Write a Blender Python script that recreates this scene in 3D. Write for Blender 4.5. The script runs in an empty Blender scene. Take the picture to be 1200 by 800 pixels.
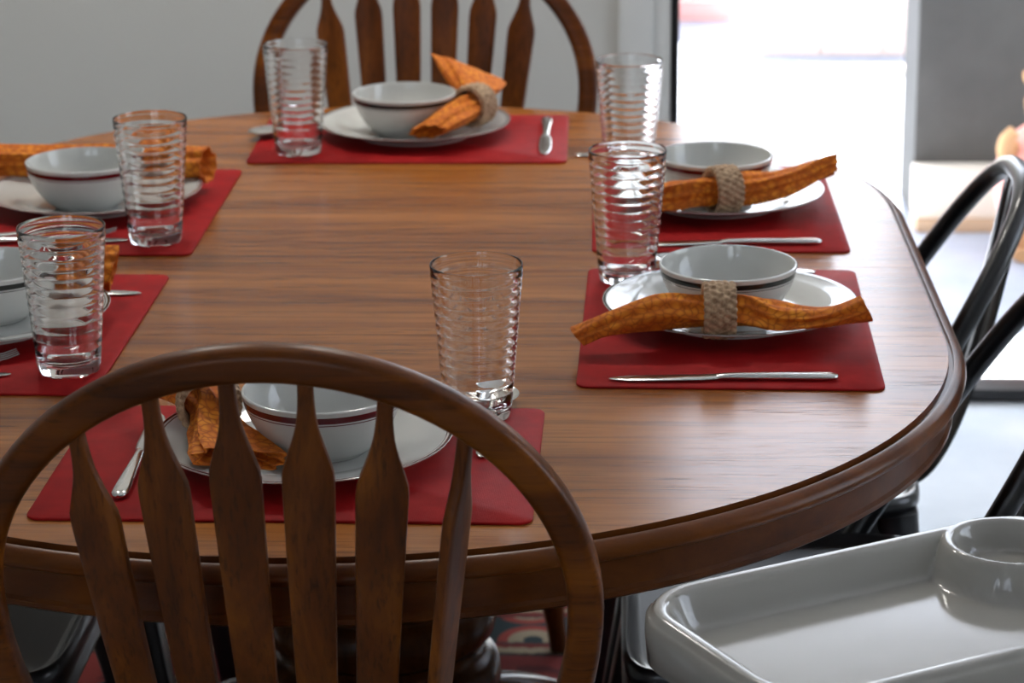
import bpy, bmesh, math, random
from mathutils import Vector, Matrix, Euler

S = bpy.context.scene
C = S.collection
pi = math.pi
rad = math.radians
T = 0.75                      # table top height

# ------------------------------------------------------------------ camera, sky, sun, exposure
cam_d = bpy.data.cameras.new('camera')
cam = bpy.data.objects.new('camera', cam_d)
C.objects.link(cam)
S.camera = cam
yaw, pit, rol = -0.0410, 0.2992, -0.0086
fwd = Vector((math.sin(yaw) * math.cos(pit), math.cos(yaw) * math.cos(pit), -math.sin(pit)))
rgt = Vector((math.cos(yaw), -math.sin(yaw), 0))
upv = rgt.cross(fwd)
r2 = rgt * math.cos(rol) + upv * math.sin(rol)
u2 = r2.cross(fwd)
m = Matrix((r2, u2, -fwd)).transposed().to_4x4()
m.translation = Vector((0.279, -2.8369, T + 0.7856))
cam.matrix_world = m
cam_d.sensor_width = 36
cam_d.lens = 2996.44 / 1200 * 36
cam_d.clip_start = 0.05
cam_d.dof.use_dof = True
cam_d.dof.focus_distance = 2.28
cam_d.dof.aperture_fstop = 9.0

SUN_EL, SUN_AZ = rad(62), rad(5)      # azimuth from +y towards +x
world = bpy.data.worlds.new('sky')
S.world = world
world.use_nodes = True
wn = world.node_tree.nodes
wl = world.node_tree.links
sky = wn.new('ShaderNodeTexSky')
sky.sky_type = 'NISHITA'
sky.sun_disc = False
sky.sun_elevation = SUN_EL
sky.sun_rotation = SUN_AZ
sky.dust_density = 1.5
hs = wn.new('ShaderNodeHueSaturation')
hs.inputs['Saturation'].default_value = 0.45
wl.new(sky.outputs[0], hs.inputs['Color'])
wl.new(hs.outputs[0], wn['Background'].inputs[0])
wn['Background'].inputs[1].default_value = 0.42

sun_d = bpy.data.lights.new('sun', 'SUN')
sun_d.energy = 14
sun_d.angle = rad(0.6)
sun_d.color = (1, 0.95, 0.88)
sun = bpy.data.objects.new('sun', sun_d)
C.objects.link(sun)
sv = Vector((math.sin(SUN_AZ) * math.cos(SUN_EL), math.cos(SUN_AZ) * math.cos(SUN_EL), math.sin(SUN_EL)))
sun.rotation_euler = sv.to_track_quat('Z', 'Y').to_euler()


def portal(name, loc, rot, sx, sz):
    d = bpy.data.lights.new(name, 'AREA')
    d.shape = 'RECTANGLE'
    d.size, d.size_y = sx, sz
    d.cycles.is_portal = True
    o = bpy.data.objects.new(name, d)
    o.location, o.rotation_euler = loc, rot
    C.objects.link(o)


DOOR_X0, DOOR_X1, DOOR_H, WALL_Y = 0.391, 2.35, 2.10, 1.80
REAR_Y, LEFT_X, RIGHT_X, CEIL = -4.6, -2.5, 2.75, 2.55
portal('door_daylight', ((DOOR_X0 + DOOR_X1) / 2, WALL_Y + 0.16, DOOR_H / 2), (rad(-90), 0, 0), DOOR_X1 - DOOR_X0, DOOR_H)
REAR_FILL_WIN = [(-1.3, 0.8), (-0.1, 0.8)]            # centre x, width of unseen windows added as front fill
WZ0, WZ1 = 0.85, 2.25
for cx, w in REAR_FILL_WIN:
    portal('rear_fill_daylight', (cx, REAR_Y - 0.14, (WZ0 + WZ1) / 2), (rad(90), 0, 0), w, WZ1 - WZ0)
SIDE_FILL_WIN = (-0.9, 0.3)                                # y range of an unseen right-wall opening added for fill light
portal('side_fill_daylight', (RIGHT_X + 0.14, sum(SIDE_FILL_WIN) / 2, (WZ0 + WZ1) / 2), (0, rad(90), 0), WZ1 - WZ0, SIDE_FILL_WIN[1] - SIDE_FILL_WIN[0])

S.view_settings.view_transform = 'Standard'
S.view_settings.look = 'None'
S.view_settings.gamma = 1
S.view_settings.use_curve_mapping = False
S.view_settings.exposure = 1.20
S.cycles.use_denoising = True
S.cycles.max_bounces = 14
S.cycles.diffuse_bounces = 5
S.cycles.glossy_bounces = 5
S.cycles.transmission_bounces = 12
S.cycles.sample_clamp_indirect = 8

# ------------------------------------------------------------------ materials
def lin(r, g, b):
    f = lambda c: (c / 255) / 12.92 if c <= 10 else ((c / 255 + 0.055) / 1.055) ** 2.4
    return (f(r), f(g), f(b), 1)


class N:
    """small node-graph helper"""
    def __init__(s, name, rough=0.5, col=(0.5, 0.5, 0.5, 1), metal=0.0, spec=0.5):
        s.m = bpy.data.materials.new(name)
        s.m.use_nodes = True
        s.t = s.m.node_tree
        s.b = s.t.nodes['Principled BSDF']
        s.b.inputs['Base Color'].default_value = col
        s.b.inputs['Roughness'].default_value = rough
        s.b.inputs['Metallic'].default_value = metal
        s.b.inputs['Specular IOR Level'].default_value = spec

    def n(s, kind, **kw):
        x = s.t.nodes.new('ShaderNode' + kind)
        for k, v in kw.items():
            if k in x.inputs:
                x.inputs[k].default_value = v
            else:
                setattr(x, k, v)
        return x

    def l(s, a, b):
        s.t.links.new(a, b)

    def coords(s, scale=(1, 1, 1), rot=(0, 0, 0), kind='Object'):
        tc = s.n('TexCoord')
        mp = s.n('Mapping')
        mp.inputs['Scale'].default_value = scale
        mp.inputs['Rotation'].default_value = rot
        s.l(tc.outputs[kind], mp.inputs['Vector'])
        return mp.outputs[0]

    def noise(s, vec, scale=1, detail=4, rough=0.6, dist=0.0):
        x = s.n('TexNoise')
        x.inputs['Scale'].default_value = scale
        x.inputs['Detail'].default_value = detail
        x.inputs['Roughness'].default_value = rough
        x.inputs['Distortion'].default_value = dist
        s.l(vec, x.inputs['Vector'])
        return x.outputs['Fac']

    def ramp(s, fac, stops, interp='LINEAR'):
        x = s.n('ValToRGB')
        r = x.color_ramp
        r.interpolation = interp
        while len(r.elements) > 1:
            r.elements.remove(r.elements[-1])
        r.elements[0].position, r.elements[0].color = stops[0]
        for pos, c in stops[1:]:
            e = r.elements.new(pos)
            e.color = c
        s.l(fac, x.inputs[0])
        return x.outputs[0]

    def mix(s, a, b, fac, mode='MIX'):
        x = s.n('Mix', data_type='RGBA', blend_type=mode)
        for sock, v in ((x.inputs[0], fac), (x.inputs[6], a), (x.inputs[7], b)):
            if hasattr(v, 'is_output'):
                s.l(v, sock)
            else:
                sock.default_value = v
        return x.outputs[2]

    def math(s, op, a, b=0.0, c=0.0):
        x = s.n('Math', operation=op)
        for sock, v in zip(x.inputs, (a, b, c)):
            if hasattr(v, 'is_output'):
                s.l(v, sock)
            else:
                sock.default_value = v
        return x.outputs[0]

    def bump(s, h, strength=0.2, dist=0.001):
        x = s.n('Bump')
        x.inputs['Strength'].default_value = strength
        x.inputs['Distance'].default_value = dist
        s.l(h, x.inputs['Height'])
        s.l(x.outputs[0], s.b.inputs['Normal'])

    def color(s, out):
        s.l(out, s.b.inputs['Base Color'])


def wood(name, dark, mid, light, grain, rough=0.3, coat=0.0, pore=0.6):
    """grain: axis index along which fibres run"""
    w = N(name, rough, spec=0.17)
    sc = [1.0, 1.0, 1.0]
    big = [14.0] * 3
    fine = [300.0] * 3
    big[grain] = 1.1
    fine[grain] = 11.0
    v1 = w.coords(big)
    a = w.noise(v1, 1.0, 6, 0.62, 0.6)
    base = w.ramp(a, [(0.25, dark), (0.47, mid), (0.62, light), (0.8, mid)])
    v2 = w.coords(fine)
    f = w.noise(v2, 1.0, 3, 0.6)
    pm = w.ramp(f, [(0.33, (1, 1, 1, 1)), (0.47, (0, 0, 0, 1))])
    v3 = w.coords([b * 3.2 for b in big])
    g = w.noise(v3, 1.0, 4, 0.6, 0.4)
    gm = w.ramp(g, [(0.38, (0, 0, 0, 1)), (0.62, (1, 1, 1, 1))])
    gate = w.math('MULTIPLY', w.math('MULTIPLY', pm, w.math('ADD', w.math('MULTIPLY', gm, 0.8), 0.2)), pore)
    streak = [105.0] * 3
    streak[grain] = 2.2
    st = w.ramp(w.noise(w.coords(streak), 1.0, 3, 0.55, 0.3), [(0.50, (0, 0, 0, 1)), (0.66, (1, 1, 1, 1))])
    base = w.mix(base, tuple(c * 0.45 for c in dark[:3]) + (1,), w.math('MULTIPLY', st, 0.7 * pore * pore))
    w.color(w.mix(base, tuple(c * 0.30 for c in dark[:3]) + (1,), gate))
    w.bump(w.math('SUBTRACT', a, gate), 0.12, 0.0012)
    w.b.inputs['Coat Weight'].default_value = coat
    w.b.inputs['Coat Roughness'].default_value = 0.12
    return w.m


OAK_D, OAK_M, OAK_L = lin(96, 48, 16), lin(140, 80, 32), lin(166, 102, 46)
M = {}
M['table_top'] = wood('table_oak', OAK_D, OAK_M, OAK_L, 0, 0.20, 0.0, 0.75)
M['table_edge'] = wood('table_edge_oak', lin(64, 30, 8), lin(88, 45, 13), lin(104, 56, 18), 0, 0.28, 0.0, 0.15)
M['table_dark'] = wood('table_base_oak', lin(52, 26, 8), lin(72, 38, 12), lin(86, 46, 15), 2, 0.22)
M['chair_oak'] = wood('chair_oak', lin(52, 23, 4), lin(90, 44, 8), lin(122, 66, 15), 2, 0.36, 0.0, 0.6)
M['chair_hoop'] = wood('chair_hoop_oak', lin(52, 23, 4), lin(90, 44, 8), lin(122, 66, 15), 0, 0.32, 0.0, 0.6)

# painted wall
w = N('wall_paint', 0.85, lin(188, 187, 182))
w.bump(w.noise(w.coords((1, 1, 1)), 180, 3), 0.10, 0.001)
M['wall'] = w.m
M['trim'] = N('white_trim', 0.45, lin(205, 205, 202)).m
M['black_frame'] = N('black_frame', 0.4, (0.006, 0.006, 0.007, 1)).m
M['ceiling'] = N('ceiling_paint', 0.9, lin(225, 225, 222)).m
w = N('floor_tile', 0.16, lin(176, 178, 180))
a = w.noise(w.coords((1, 1, 1)), 3.5, 6, 0.6)
w.color(w.ramp(a, [(0.3, lin(202, 212, 222)), (0.7, lin(222, 230, 238))]))
M['floor'] = w.m
w = N('patio_concrete', 0.9)
w.color(w.ramp(w.noise(w.coords((1, 1, 1)), 2.5, 8, 0.7), [(0.3, lin(158, 166, 180)), (0.7, lin(184, 190, 200))]))
M['patio'] = w.m
w = N('charcoal_stucco', 0.95)
w.color(w.ramp(w.noise(w.coords((1, 1, 1)), 2.2, 6, 0.6), [(0.3, lin(72, 71, 69)), (0.7, lin(94, 93, 90))]))
M['stucco'] = w.m
M['footing'] = N('cream_footing', 0.9, lin(235, 224, 208)).m
M['footing_wood'] = N('tan_footing_strip', 0.8, lin(200, 170, 140)).m
M['brick'] = N('pale_red_brick', 0.9, lin(206, 150, 146)).m
M['brick_pale'] = N('whitewashed_brick', 0.9, lin(236, 214, 206)).m
M['mortar'] = N('mortar', 0.95, lin(228, 222, 216)).m
M['shade_eave'] = N('shade_eave_boards', 0.8, lin(210, 208, 204)).m  # boards of the added eave that keeps sun out

# tableware
w = N('placemat_vinyl', 0.55, spec=0.06)
v = w.coords((1, 1, 1))
c = w.ramp(w.noise(v, 28, 4, 0.65), [(0.3, lin(138, 18, 20)), (0.7, lin(164, 28, 28))])
w.color(c)
wa = w.n('TexWave', wave_type='BANDS', bands_direction='X')
wa.inputs['Scale'].default_value = 260
wb = w.n('TexWave', wave_type='BANDS', bands_direction='Y')
wb.inputs['Scale'].default_value = 260
w.l(v, wa.inputs[0]); w.l(v, wb.inputs[0])
w.bump(w.math('MAXIMUM', wa.outputs[1], wb.outputs[1]), 0.25, 0.0006)
M['placemat'] = w.m

GLAZE = lin(200, 200, 195)


def china(name, stripe, bowl):
    w = N(name, 0.07, GLAZE)
    tc = w.n('TexCoord')
    sp = w.n('SeparateXYZ')
    w.l(tc.outputs['Object'], sp.inputs[0])
    x, y, z = sp.outputs
    r = w.math('SQRT', w.math('ADD', w.math('MULTIPLY', x, x), w.math('MULTIPLY', y, y)))

    def band(v, lo, hi):
        return w.math('MULTIPLY', w.math('GREATER_THAN', v, lo), w.math('LESS_THAN', v, hi))
    if bowl:
        outside = w.math('GREATER_THAN', r, w.math('ADD', 0.0619, w.math('MULTIPLY', z, 0.165)))
        b1 = band(z, 0.0475, 0.0535)
        b2 = band(z, 0.0450, 0.0460)
        mask = w.math('MULTIPLY', w.math('ADD', b1, b2), outside)
    else:
        mask = w.math('ADD', band(r, 0.1325, 0.1351), band(r, 0.1298, 0.1307))
    w.color(w.mix(GLAZE, stripe, mask))
    return w.m


MAROON, GREEN = lin(92, 18, 24), lin(26, 32, 32)
for k, colr in (('maroon', MAROON), ('green', GREEN)):
    M['plate_' + k] = china('china_plate_' + k, colr, False)
    M['bowl_' + k] = china('china_bowl_' + k, colr, True)

w = N('napkin_cotton', 0.85)
v = w.coords((1, 1, 1))
nz = w.n('TexNoise'); nz.inputs['Scale'].default_value = 40; w.l(v, nz.inputs['Vector'])
vm = w.n('VectorMath', operation='MULTIPLY_ADD')
w.l(nz.outputs['Color'], vm.inputs[0]); vm.inputs[1].default_value = (0.016,) * 3; w.l(v, vm.inputs[2])
vo = w.n('TexVoronoi', feature='DISTANCE_TO_EDGE'); vo.inputs['Scale'].default_value = 110; w.l(vm.outputs[0], vo.inputs['Vector'])
edge = w.ramp(vo.outputs['Distance'], [(0.03, (1, 1, 1, 1)), (0.09, (0, 0, 0, 1))])
vo2 = w.n('TexVoronoi', feature='F1'); vo2.inputs['Scale'].default_value = 110; w.l(vm.outputs[0], vo2.inputs['Vector'])
petal = w.ramp(vo2.outputs['Distance'], [(0.0, lin(236, 156, 44)), (0.35, lin(222, 132, 26)), (0.6, lin(200, 104, 12))])
big = w.noise(v, 22, 2)
base = w.mix(petal, lin(198, 100, 8), w.ramp(big, [(0.4, (0, 0, 0, 1)), (0.6, (0.55, 0.55, 0.55, 1))]))
w.color(w.mix(base, lin(158, 74, 4), w.math('MULTIPLY', edge, 0.6)))
w.bump(w.noise(v, 900, 2), 0.2, 0.0004)
M['napkin'] = w.m

w = N('wicker', 0.7)
v = w.coords((1, 1, 1))
w.color(w.ramp(w.noise(v, 160, 4), [(0.3, lin(120, 88, 60)), (0.7, lin(206, 174, 138))]))
M['wicker'] = w.m

g = N('clear_glass', 0.0, (0.985, 0.99, 0.985, 1))
g.b.inputs['Transmission Weight'].default_value = 1.0
g.b.inputs['IOR'].default_value = 1.5
M['glass'] = g.m
w = N('window_glass', 0.0, (1, 1, 1, 1))
w.b.inputs['Transmission Weight'].default_value = 1.0
w.b.inputs['IOR'].default_value = 1.01
M['pane'] = w.m
M['steel'] = N('stainless_steel', 0.16, (0.62, 0.61, 0.59, 1), 1.0).m
w = N('black_steel', 0.34, (0.006, 0.006, 0.007, 1), 0.0, 0.6)
w.b.inputs['Coat Weight'].default_value = 0.3
w.b.inputs['Coat Roughness'].default_value = 0.08
M['black_steel'] = w.m
w = N('grey_plastic', 0.12, lin(158, 154, 147))
w.bump(w.noise(w.coords((1, 1, 1)), 6, 2), 0.08, 0.002)
M['plastic'] = w.m
M['plastic_dark'] = N('dark_grey_plastic', 0.4, lin(70, 68, 66)).m
M['cushion'] = N('grey_cushion', 0.8, lin(120, 116, 110)).m
M['pink'] = N('pink_plush', 0.95, lin(240, 168, 156)).m
M['tan'] = N('tan_plush', 0.95, lin(214, 166, 120)).m
M['eye'] = N('black_eye', 0.2, (0.01, 0.01, 0.01, 1)).m

# patterned rug
w = N('rug_wool', 0.95)
tc = w.n('TexCoord'); sp = w.n('SeparateXYZ'); w.l(tc.outputs['Object'], sp.inputs[0])
RUG_HX, RUG_HY = 0.78, 1.10
dx = w.math('SUBTRACT', RUG_HX, w.math('ABSOLUTE', sp.outputs[0]))
dy = w.math('SUBTRACT', RUG_HY, w.math('ABSOLUTE', sp.outputs[1]))
d = w.math('MINIMUM', dx, dy)
jit = w.math('MULTIPLY', w.math('SUBTRACT', w.noise(w.coords((1, 1, 1)), 60, 2), 0.5), 0.014)
d = w.math('ADD', d, jit)
cream, red, teal, darkred = lin(176, 160, 132), lin(128, 40, 36), lin(44, 62, 66), lin(92, 26, 28)
band = w.ramp(w.math('MULTIPLY', d, 3.0), [(0.0, cream), (0.10, lin(60, 66, 58)), (0.16, cream), (0.22, red), (0.27, cream), (0.31, red), (0.36, teal), (0.66, red), (0.70, cream), (0.76, lin(50, 46, 44)), (0.79, red)], 'CONSTANT')
vo = w.n('TexVoronoi', feature='F1'); vo.inputs['Scale'].default_value = 8; vo.inputs['Randomness'].default_value = 0.15
w.l(tc.outputs['Object'], vo.inputs['Vector'])
ros = w.ramp(vo.outputs['Distance'], [(0.0, teal), (0.12, cream), (0.3, lin(170, 70, 58)), (0.42, teal)], 'CONSTANT')
inb = w.math('MULTIPLY', w.math('GREATER_THAN', d, 0.125), w.math('LESS_THAN', d, 0.215))
vo2 = w.n('TexVoronoi', feature='F1'); vo2.inputs['Scale'].default_value = 14; w.l(tc.outputs['Object'], vo2.inputs['Vector'])
fld = w.ramp(vo2.outputs['Distance'], [(0.0, teal), (0.15, cream), (0.24, red), (0.55, red), (0.6, darkred)], 'CONSTANT')
inf = w.math('GREATER_THAN', d, 0.30)
w.color(w.mix(w.mix(band, ros, inb), fld, inf))
w.bump(w.noise(w.coords((1, 1, 1)), 500, 2), 0.5, 0.003)
M['rug'] = w.m

# ------------------------------------------------------------------ mesh helpers
def mesh(name, vf, smooth=35):
    v, f = vf
    me = bpy.data.meshes.new(name)
    me.from_pydata([tuple(x) for x in v], [], f)
    bm = bmesh.new(); bm.from_mesh(me)
    bmesh.ops.remove_doubles(bm, verts=bm.verts, dist=1e-6)
    bmesh.ops.recalc_face_normals(bm, faces=bm.faces)
    bm.to_mesh(me); bm.free()
    if smooth:
        for p in me.polygons:
            p.use_smooth = True
        me.set_sharp_from_angle(angle=rad(smooth))
    return me


def obj(name, vf, mat, parent=None, smooth=35, loc=None, rot=None):
    me = vf if isinstance(vf, bpy.types.Mesh) else mesh(name, vf, smooth)
    o = bpy.data.objects.new(name, me)
    if not me.materials:
        me.materials.append(M[mat])
    C.objects.link(o)
    if parent:
        o.parent = parent
    if loc:
        o.location = loc
    if rot:
        o.rotation_euler = rot
    return o


def tag(o, label, cat, group=None):
    o['label'], o['category'] = label, cat
    if group:
        o['group'] = group
    return o


def thing(name, label, cat, loc=(0, 0, 0), rz=0, group=None):
    o = bpy.data.objects.new(name, None)
    o.empty_display_size = 0.05
    C.objects.link(o)
    o.location = loc
    o.rotation_euler = (0, 0, rz)
    return tag(o, label, cat, group)


def struct(name, vf, mat, parent=None, smooth=35, loc=None, rot=None):
    o = obj(name, vf, mat, parent, smooth, loc, rot)
    if not parent:
        o['kind'] = 'structure'
    return o


def join(*vfs):
    V, F = [], []
    for v, f in vfs:
        k = len(V)
        V += list(v)
        F += [tuple(i + k for i in q) for q in f]
    return V, F


def xf(vf, mat):
    return [mat @ Vector(p) for p in vf[0]], vf[1]


def box(x0, x1, y0, y1, z0, z1):
    v = [(x, y, z) for x in (x0, x1) for y in (y0, y1) for z in (z0, z1)]
    return v, [(0, 1, 3, 2), (4, 6, 7, 5), (0, 4, 5, 1), (2, 3, 7, 6), (0, 2, 6, 4), (1, 5, 7, 3)]


def bbox(x0, x1, y0, y1, z0, z1, b=0.004):
    """box with chamfered edges"""
    bm = bmesh.new()
    v, f = box(x0, x1, y0, y1, z0, z1)
    vs = [bm.verts.new(p) for p in v]
    for q in f:
        bm.faces.new([vs[i] for i in q])
    bmesh.ops.bevel(bm, geom=bm.edges[:], offset=b, segments=2, profile=0.6, affect='EDGES')
    bm.verts.index_update()
    V = [p.co.copy() for p in bm.verts]
    F = [tuple(p.index for p in q.verts) for q in bm.faces]
    bm.free()
    return V, F


def lathe(prof, n=48, closed=False):
    V, F = [], []
    for r, z in prof:
        for i in range(n):
            a = 2 * pi * i / n
            V.append((r * math.cos(a), r * math.sin(a), z))
    k = len(prof)
    for j in range(k if closed else k - 1):
        for i in range(n):
            i2 = (i + 1) % n
            j2 = (j + 1) % k
            F.append((j * n + i, j * n + i2, j2 * n + i2, j2 * n + i))
    return V, F


def loft(rings, cap=True, closed=False):
    n = len(rings[0])
    V = [p for r in rings for p in r]
    F = []
    k = len(rings)
    for j in range(k if closed else k - 1):
        for i in range(n):
            i2 = (i + 1) % n
            j2 = (j + 1) % k
            F.append((j * n + i, j * n + i2, j2 * n + i2, j2 * n + i))
    if cap and not closed:
        F.append(tuple(range(n))[::-1])
        F.append(tuple((k - 1) * n + i for i in range(n)))
    return V, F


def rsec(w, h, e=4, n=16):
    """superellipse section, half sizes w, h"""
    out = []
    for i in range(n):
        a = 2 * pi * i / n
        c, s = math.cos(a), math.sin(a)
        out.append((w * math.copysign(abs(c) ** (2 / e), c), h * math.copysign(abs(s) ** (2 / e), s)))
    return out


def sweep(path, secs, up=Vector((0, 0, 1)), closed=False, cap=True):
    """section (a,b): a along side = tangent x up, b along the corrected up"""
    path = [Vector(p) for p in path]
    n = len(path)
    rings = []
    for i, p in enumerate(path):
        a = path[(i - 1) % n] if (closed or i > 0) else p
        b = path[(i + 1) % n] if (closed or i < n - 1) else p
        t = (b - a).normalized()
        u = up(i) if callable(up) else up
        s = t.cross(u).normalized()
        w_ = s.cross(t).normalized()
        sec = secs[i] if isinstance(secs[0], list) else secs
        rings.append([p + s * x + w_ * y for x, y in sec])
    return loft(rings, cap, closed)


def smoothpath(pts, n=8):
    """Catmull-Rom"""
    P = [Vector(p) for p in pts]
    P = [P[0] * 2 - P[1]] + P + [P[-1] * 2 - P[-2]]
    out = []
    for i in range(1, len(P) - 2):
        for k in range(n):
            t = k / n
            a, b, c, d = P[i - 1], P[i], P[i + 1], P[i + 2]
            out.append(0.5 * ((2 * b) + (c - a) * t + (2 * a - 5 * b + 4 * c - d) * t * t + (3 * b - a - 3 * c + d) * t ** 3))
    out.append(P[-2])
    return out


def lerp(a, b, t):
    return a + (b - a) * t


def interp(tab, x):
    if x <= tab[0][0]:
        return tab[0][1]
    for (x0, y0), (x1, y1) in zip(tab, tab[1:]):
        if x <= x1:
            t = (x - x0) / (x1 - x0)
            return y0 + (y1 - y0) * t
    return tab[-1][1]


def copy_tree(o, parent=None):
    c = o.copy()
    C.objects.link(c)
    c.parent = parent
    for ch in list(o.children):
        copy_tree(ch, c)
    return c


# ------------------------------------------------------------------ room shell
WT = 0.14
struct('floor', box(LEFT_X - WT, RIGHT_X + WT, REAR_Y - WT, WALL_Y + WT, -0.12, -0.006), 'floor', smooth=0)
struct('ceiling', box(LEFT_X - WT, RIGHT_X + WT, REAR_Y - WT, WALL_Y + WT, CEIL, CEIL + 0.12), 'ceiling', smooth=0)
struct('wall_left', box(LEFT_X - WT, LEFT_X, REAR_Y - WT, WALL_Y + WT, 0, CEIL), 'wall', smooth=0)
struct('wall_right', join(box(RIGHT_X, RIGHT_X + WT, REAR_Y - WT, SIDE_FILL_WIN[0], 0, CEIL), box(RIGHT_X, RIGHT_X + WT, SIDE_FILL_WIN[1], WALL_Y + WT, 0, CEIL),
                          box(RIGHT_X, RIGHT_X + WT, *SIDE_FILL_WIN, 0, WZ0), box(RIGHT_X, RIGHT_X + WT, *SIDE_FILL_WIN, WZ1, CEIL)), 'wall', smooth=0)
sx0, sx1, sy0, sy1 = RIGHT_X + 0.04, RIGHT_X + 0.1, SIDE_FILL_WIN[0], SIDE_FILL_WIN[1]
struct('window_3', join(box(sx0, sx1, sy0, sy0 + 0.04, WZ0, WZ1), box(sx0, sx1, sy1 - 0.04, sy1, WZ0, WZ1), box(sx0, sx1, sy0, sy1, WZ0, WZ0 + 0.04),
                        box(sx0, sx1, sy0, sy1, WZ1 - 0.04, WZ1), box(sx0, sx1, (sy0 + sy1) / 2 - 0.02, (sy0 + sy1) / 2 + 0.02, WZ0, WZ1)), 'trim', smooth=0)  # frame of the unseen fill opening added to the right wall
struct('wall_back', join(box(LEFT_X, DOOR_X0, WALL_Y, WALL_Y + WT, 0, CEIL),
                         box(DOOR_X1, RIGHT_X, WALL_Y, WALL_Y + WT, 0, CEIL),
                         box(DOOR_X0, DOOR_X1, WALL_Y, WALL_Y + WT, DOOR_H, CEIL)), 'wall', smooth=0)
xs = [LEFT_X] + [e for cx, w_ in REAR_FILL_WIN for e in (cx - w_ / 2, cx + w_ / 2)] + [RIGHT_X]
rear = [box(xs[i], xs[i + 1], REAR_Y - WT, REAR_Y, 0, CEIL) for i in range(0, len(xs), 2)]
for cx, w_ in REAR_FILL_WIN:
    rear += [box(cx - w_ / 2, cx + w_ / 2, REAR_Y - WT, REAR_Y, 0, WZ0), box(cx - w_ / 2, cx + w_ / 2, REAR_Y - WT, REAR_Y, WZ1, CEIL)]
struct('wall_front', join(*rear), 'wall', smooth=0)
for k, (cx, w_) in enumerate(REAR_FILL_WIN):
    x0, x1 = cx - w_ / 2, cx + w_ / 2
    y0, y1 = REAR_Y - 0.1, REAR_Y - 0.04
    fr = struct('window_%d' % (k + 1), join(box(x0, x0 + 0.04, y0, y1, WZ0, WZ1), box(x1 - 0.04, x1, y0, y1, WZ0, WZ1),
                                           box(x0, x1, y0, y1, WZ0, WZ0 + 0.04), box(x0, x1, y0, y1, WZ1 - 0.04, WZ1),
                                           box(cx - 0.02, cx + 0.02, y0, y1, WZ0, WZ1)), 'trim', smooth=0)  # frames of the unseen rear windows added as fill
struct('baseboard_back', bbox(LEFT_X, 0.286, WALL_Y - 0.014, WALL_Y, 0, 0.11, 0.004), 'trim')
struct('baseboard_left', bbox(LEFT_X, LEFT_X + 0.014, REAR_Y, WALL_Y - 0.014, 0, 0.11, 0.004), 'trim')
# doorway: casing, jamb, black track frame
struct('trim_1', bbox(0.289, 0.352, WALL_Y - 0.022, WALL_Y, 0, DOOR_H + 0.06, 0.004), 'trim')
struct('trim_2', bbox(0.352, 0.384, WALL_Y - 0.012, WALL_Y, 0, DOOR_H + 0.02, 0.003), 'trim')
dr = struct('door_1', bbox(0.384, 0.399, WALL_Y - 0.014, WALL_Y + 0.10, 0, DOOR_H, 0.002), 'black_frame')
struct('trim_3', bbox(DOOR_X0, DOOR_X1, WALL_Y - 0.03, WALL_Y + 0.045, 0.0, 0.022, 0.003), 'black_frame')
# fixed glazed leaf at the far right of the opening
lf = struct('door_2', join(box(1.55, 1.62, WALL_Y + 0.06, WALL_Y + 0.10, 0.03, DOOR_H), box(2.28, 2.35, WALL_Y + 0.06, WALL_Y + 0.10, 0.03, DOOR_H),
                           box(1.62, 2.28, WALL_Y + 0.06, WALL_Y + 0.10, 0.03, 0.11), box(1.62, 2.28, WALL_Y + 0.06, WALL_Y + 0.10, DOOR_H - 0.08, DOOR_H)), 'black_frame', smooth=0)
obj('pane', box(1.62, 2.28, WALL_Y + 0.078, WALL_Y + 0.083, 0.11, DOOR_H - 0.08), 'pane', lf, 0)

# unseen ceiling lights added for soft indoor fill near the back wall
def ceiling_fill_light(x, y, label):
    t = thing('ceiling_fill_light', label, 'light', (x, y, CEIL), 0, 'added ceiling fill lights')
    obj('base', lathe([(0.001, 0.0), (0.15, 0.0), (0.155, -0.01), (0.15, -0.028), (0.12, -0.03), (0.001, -0.03)], 40), 'trim', t)
    obj('diffuser', lathe([(0.135, -0.03), (0.13, -0.055), (0.10, -0.075), (0.05, -0.086), (0.001, -0.088)], 40), 'fill_lamp', t)
    d = bpy.data.lights.new('fill_lamp', 'AREA')
    d.shape = 'DISK'; d.size = 0.26; d.energy = FILL_LAMP_W; d.color = (1.0, 0.95, 0.88)
    o = bpy.data.objects.new('fill_lamp', d); C.objects.link(o)
    o.parent = t; o.location = (0, 0, -0.095)


FILL_LAMP_W = 5.0
w = N('fill_lamp_diffuser', 0.4, (0.9, 0.9, 0.88, 1))  # glowing cover of the added ceiling fill lights
w.b.inputs['Emission Color'].default_value = (1.0, 0.95, 0.88, 1)
w.b.inputs['Emission Strength'].default_value = 1.5
M['fill_lamp'] = w.m
ceiling_fill_light(-0.75, 0.95, 'added round white ceiling fill light near the grey wall, farther from the doorway')
ceiling_fill_light(0.15, 0.95, 'added round white ceiling fill light near the grey wall, closer to the doorway')

# ------------------------------------------------------------------ outside
GZ = -0.02
struct('patio', box(-30, 30, WALL_Y + WT, 40, GZ - 0.1, GZ), 'patio', smooth=0)
struct('ground_side', box(RIGHT_X + WT, 30, REAR_Y - WT, WALL_Y + WT, GZ - 0.1, GZ), 'patio', smooth=0)
struct('ground', box(-30, 30, -40, REAR_Y - WT, GZ - 0.1, GZ), 'patio', smooth=0)
struct('trim_shade_eave', box(LEFT_X, RIGHT_X + 1.5, WALL_Y + WT, WALL_Y + WT + 1.25, 2.42, 2.56), 'shade_eave', smooth=0)  # unseen eave added to block direct sun from the indoor floor
ow = struct('wall_outside', box(1.005, 3.4, 3.22, 3.5, GZ, 1.8), 'stucco', smooth=0)
struct('baseboard_outside', join(bbox(1.0, 3.4, 3.10, 3.22, 0.012, 0.122, 0.006)), 'footing')
struct('trim_5', bbox(1.0, 3.4, 3.09, 3.21, GZ, 0.012, 0.004), 'footing_wood')


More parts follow.
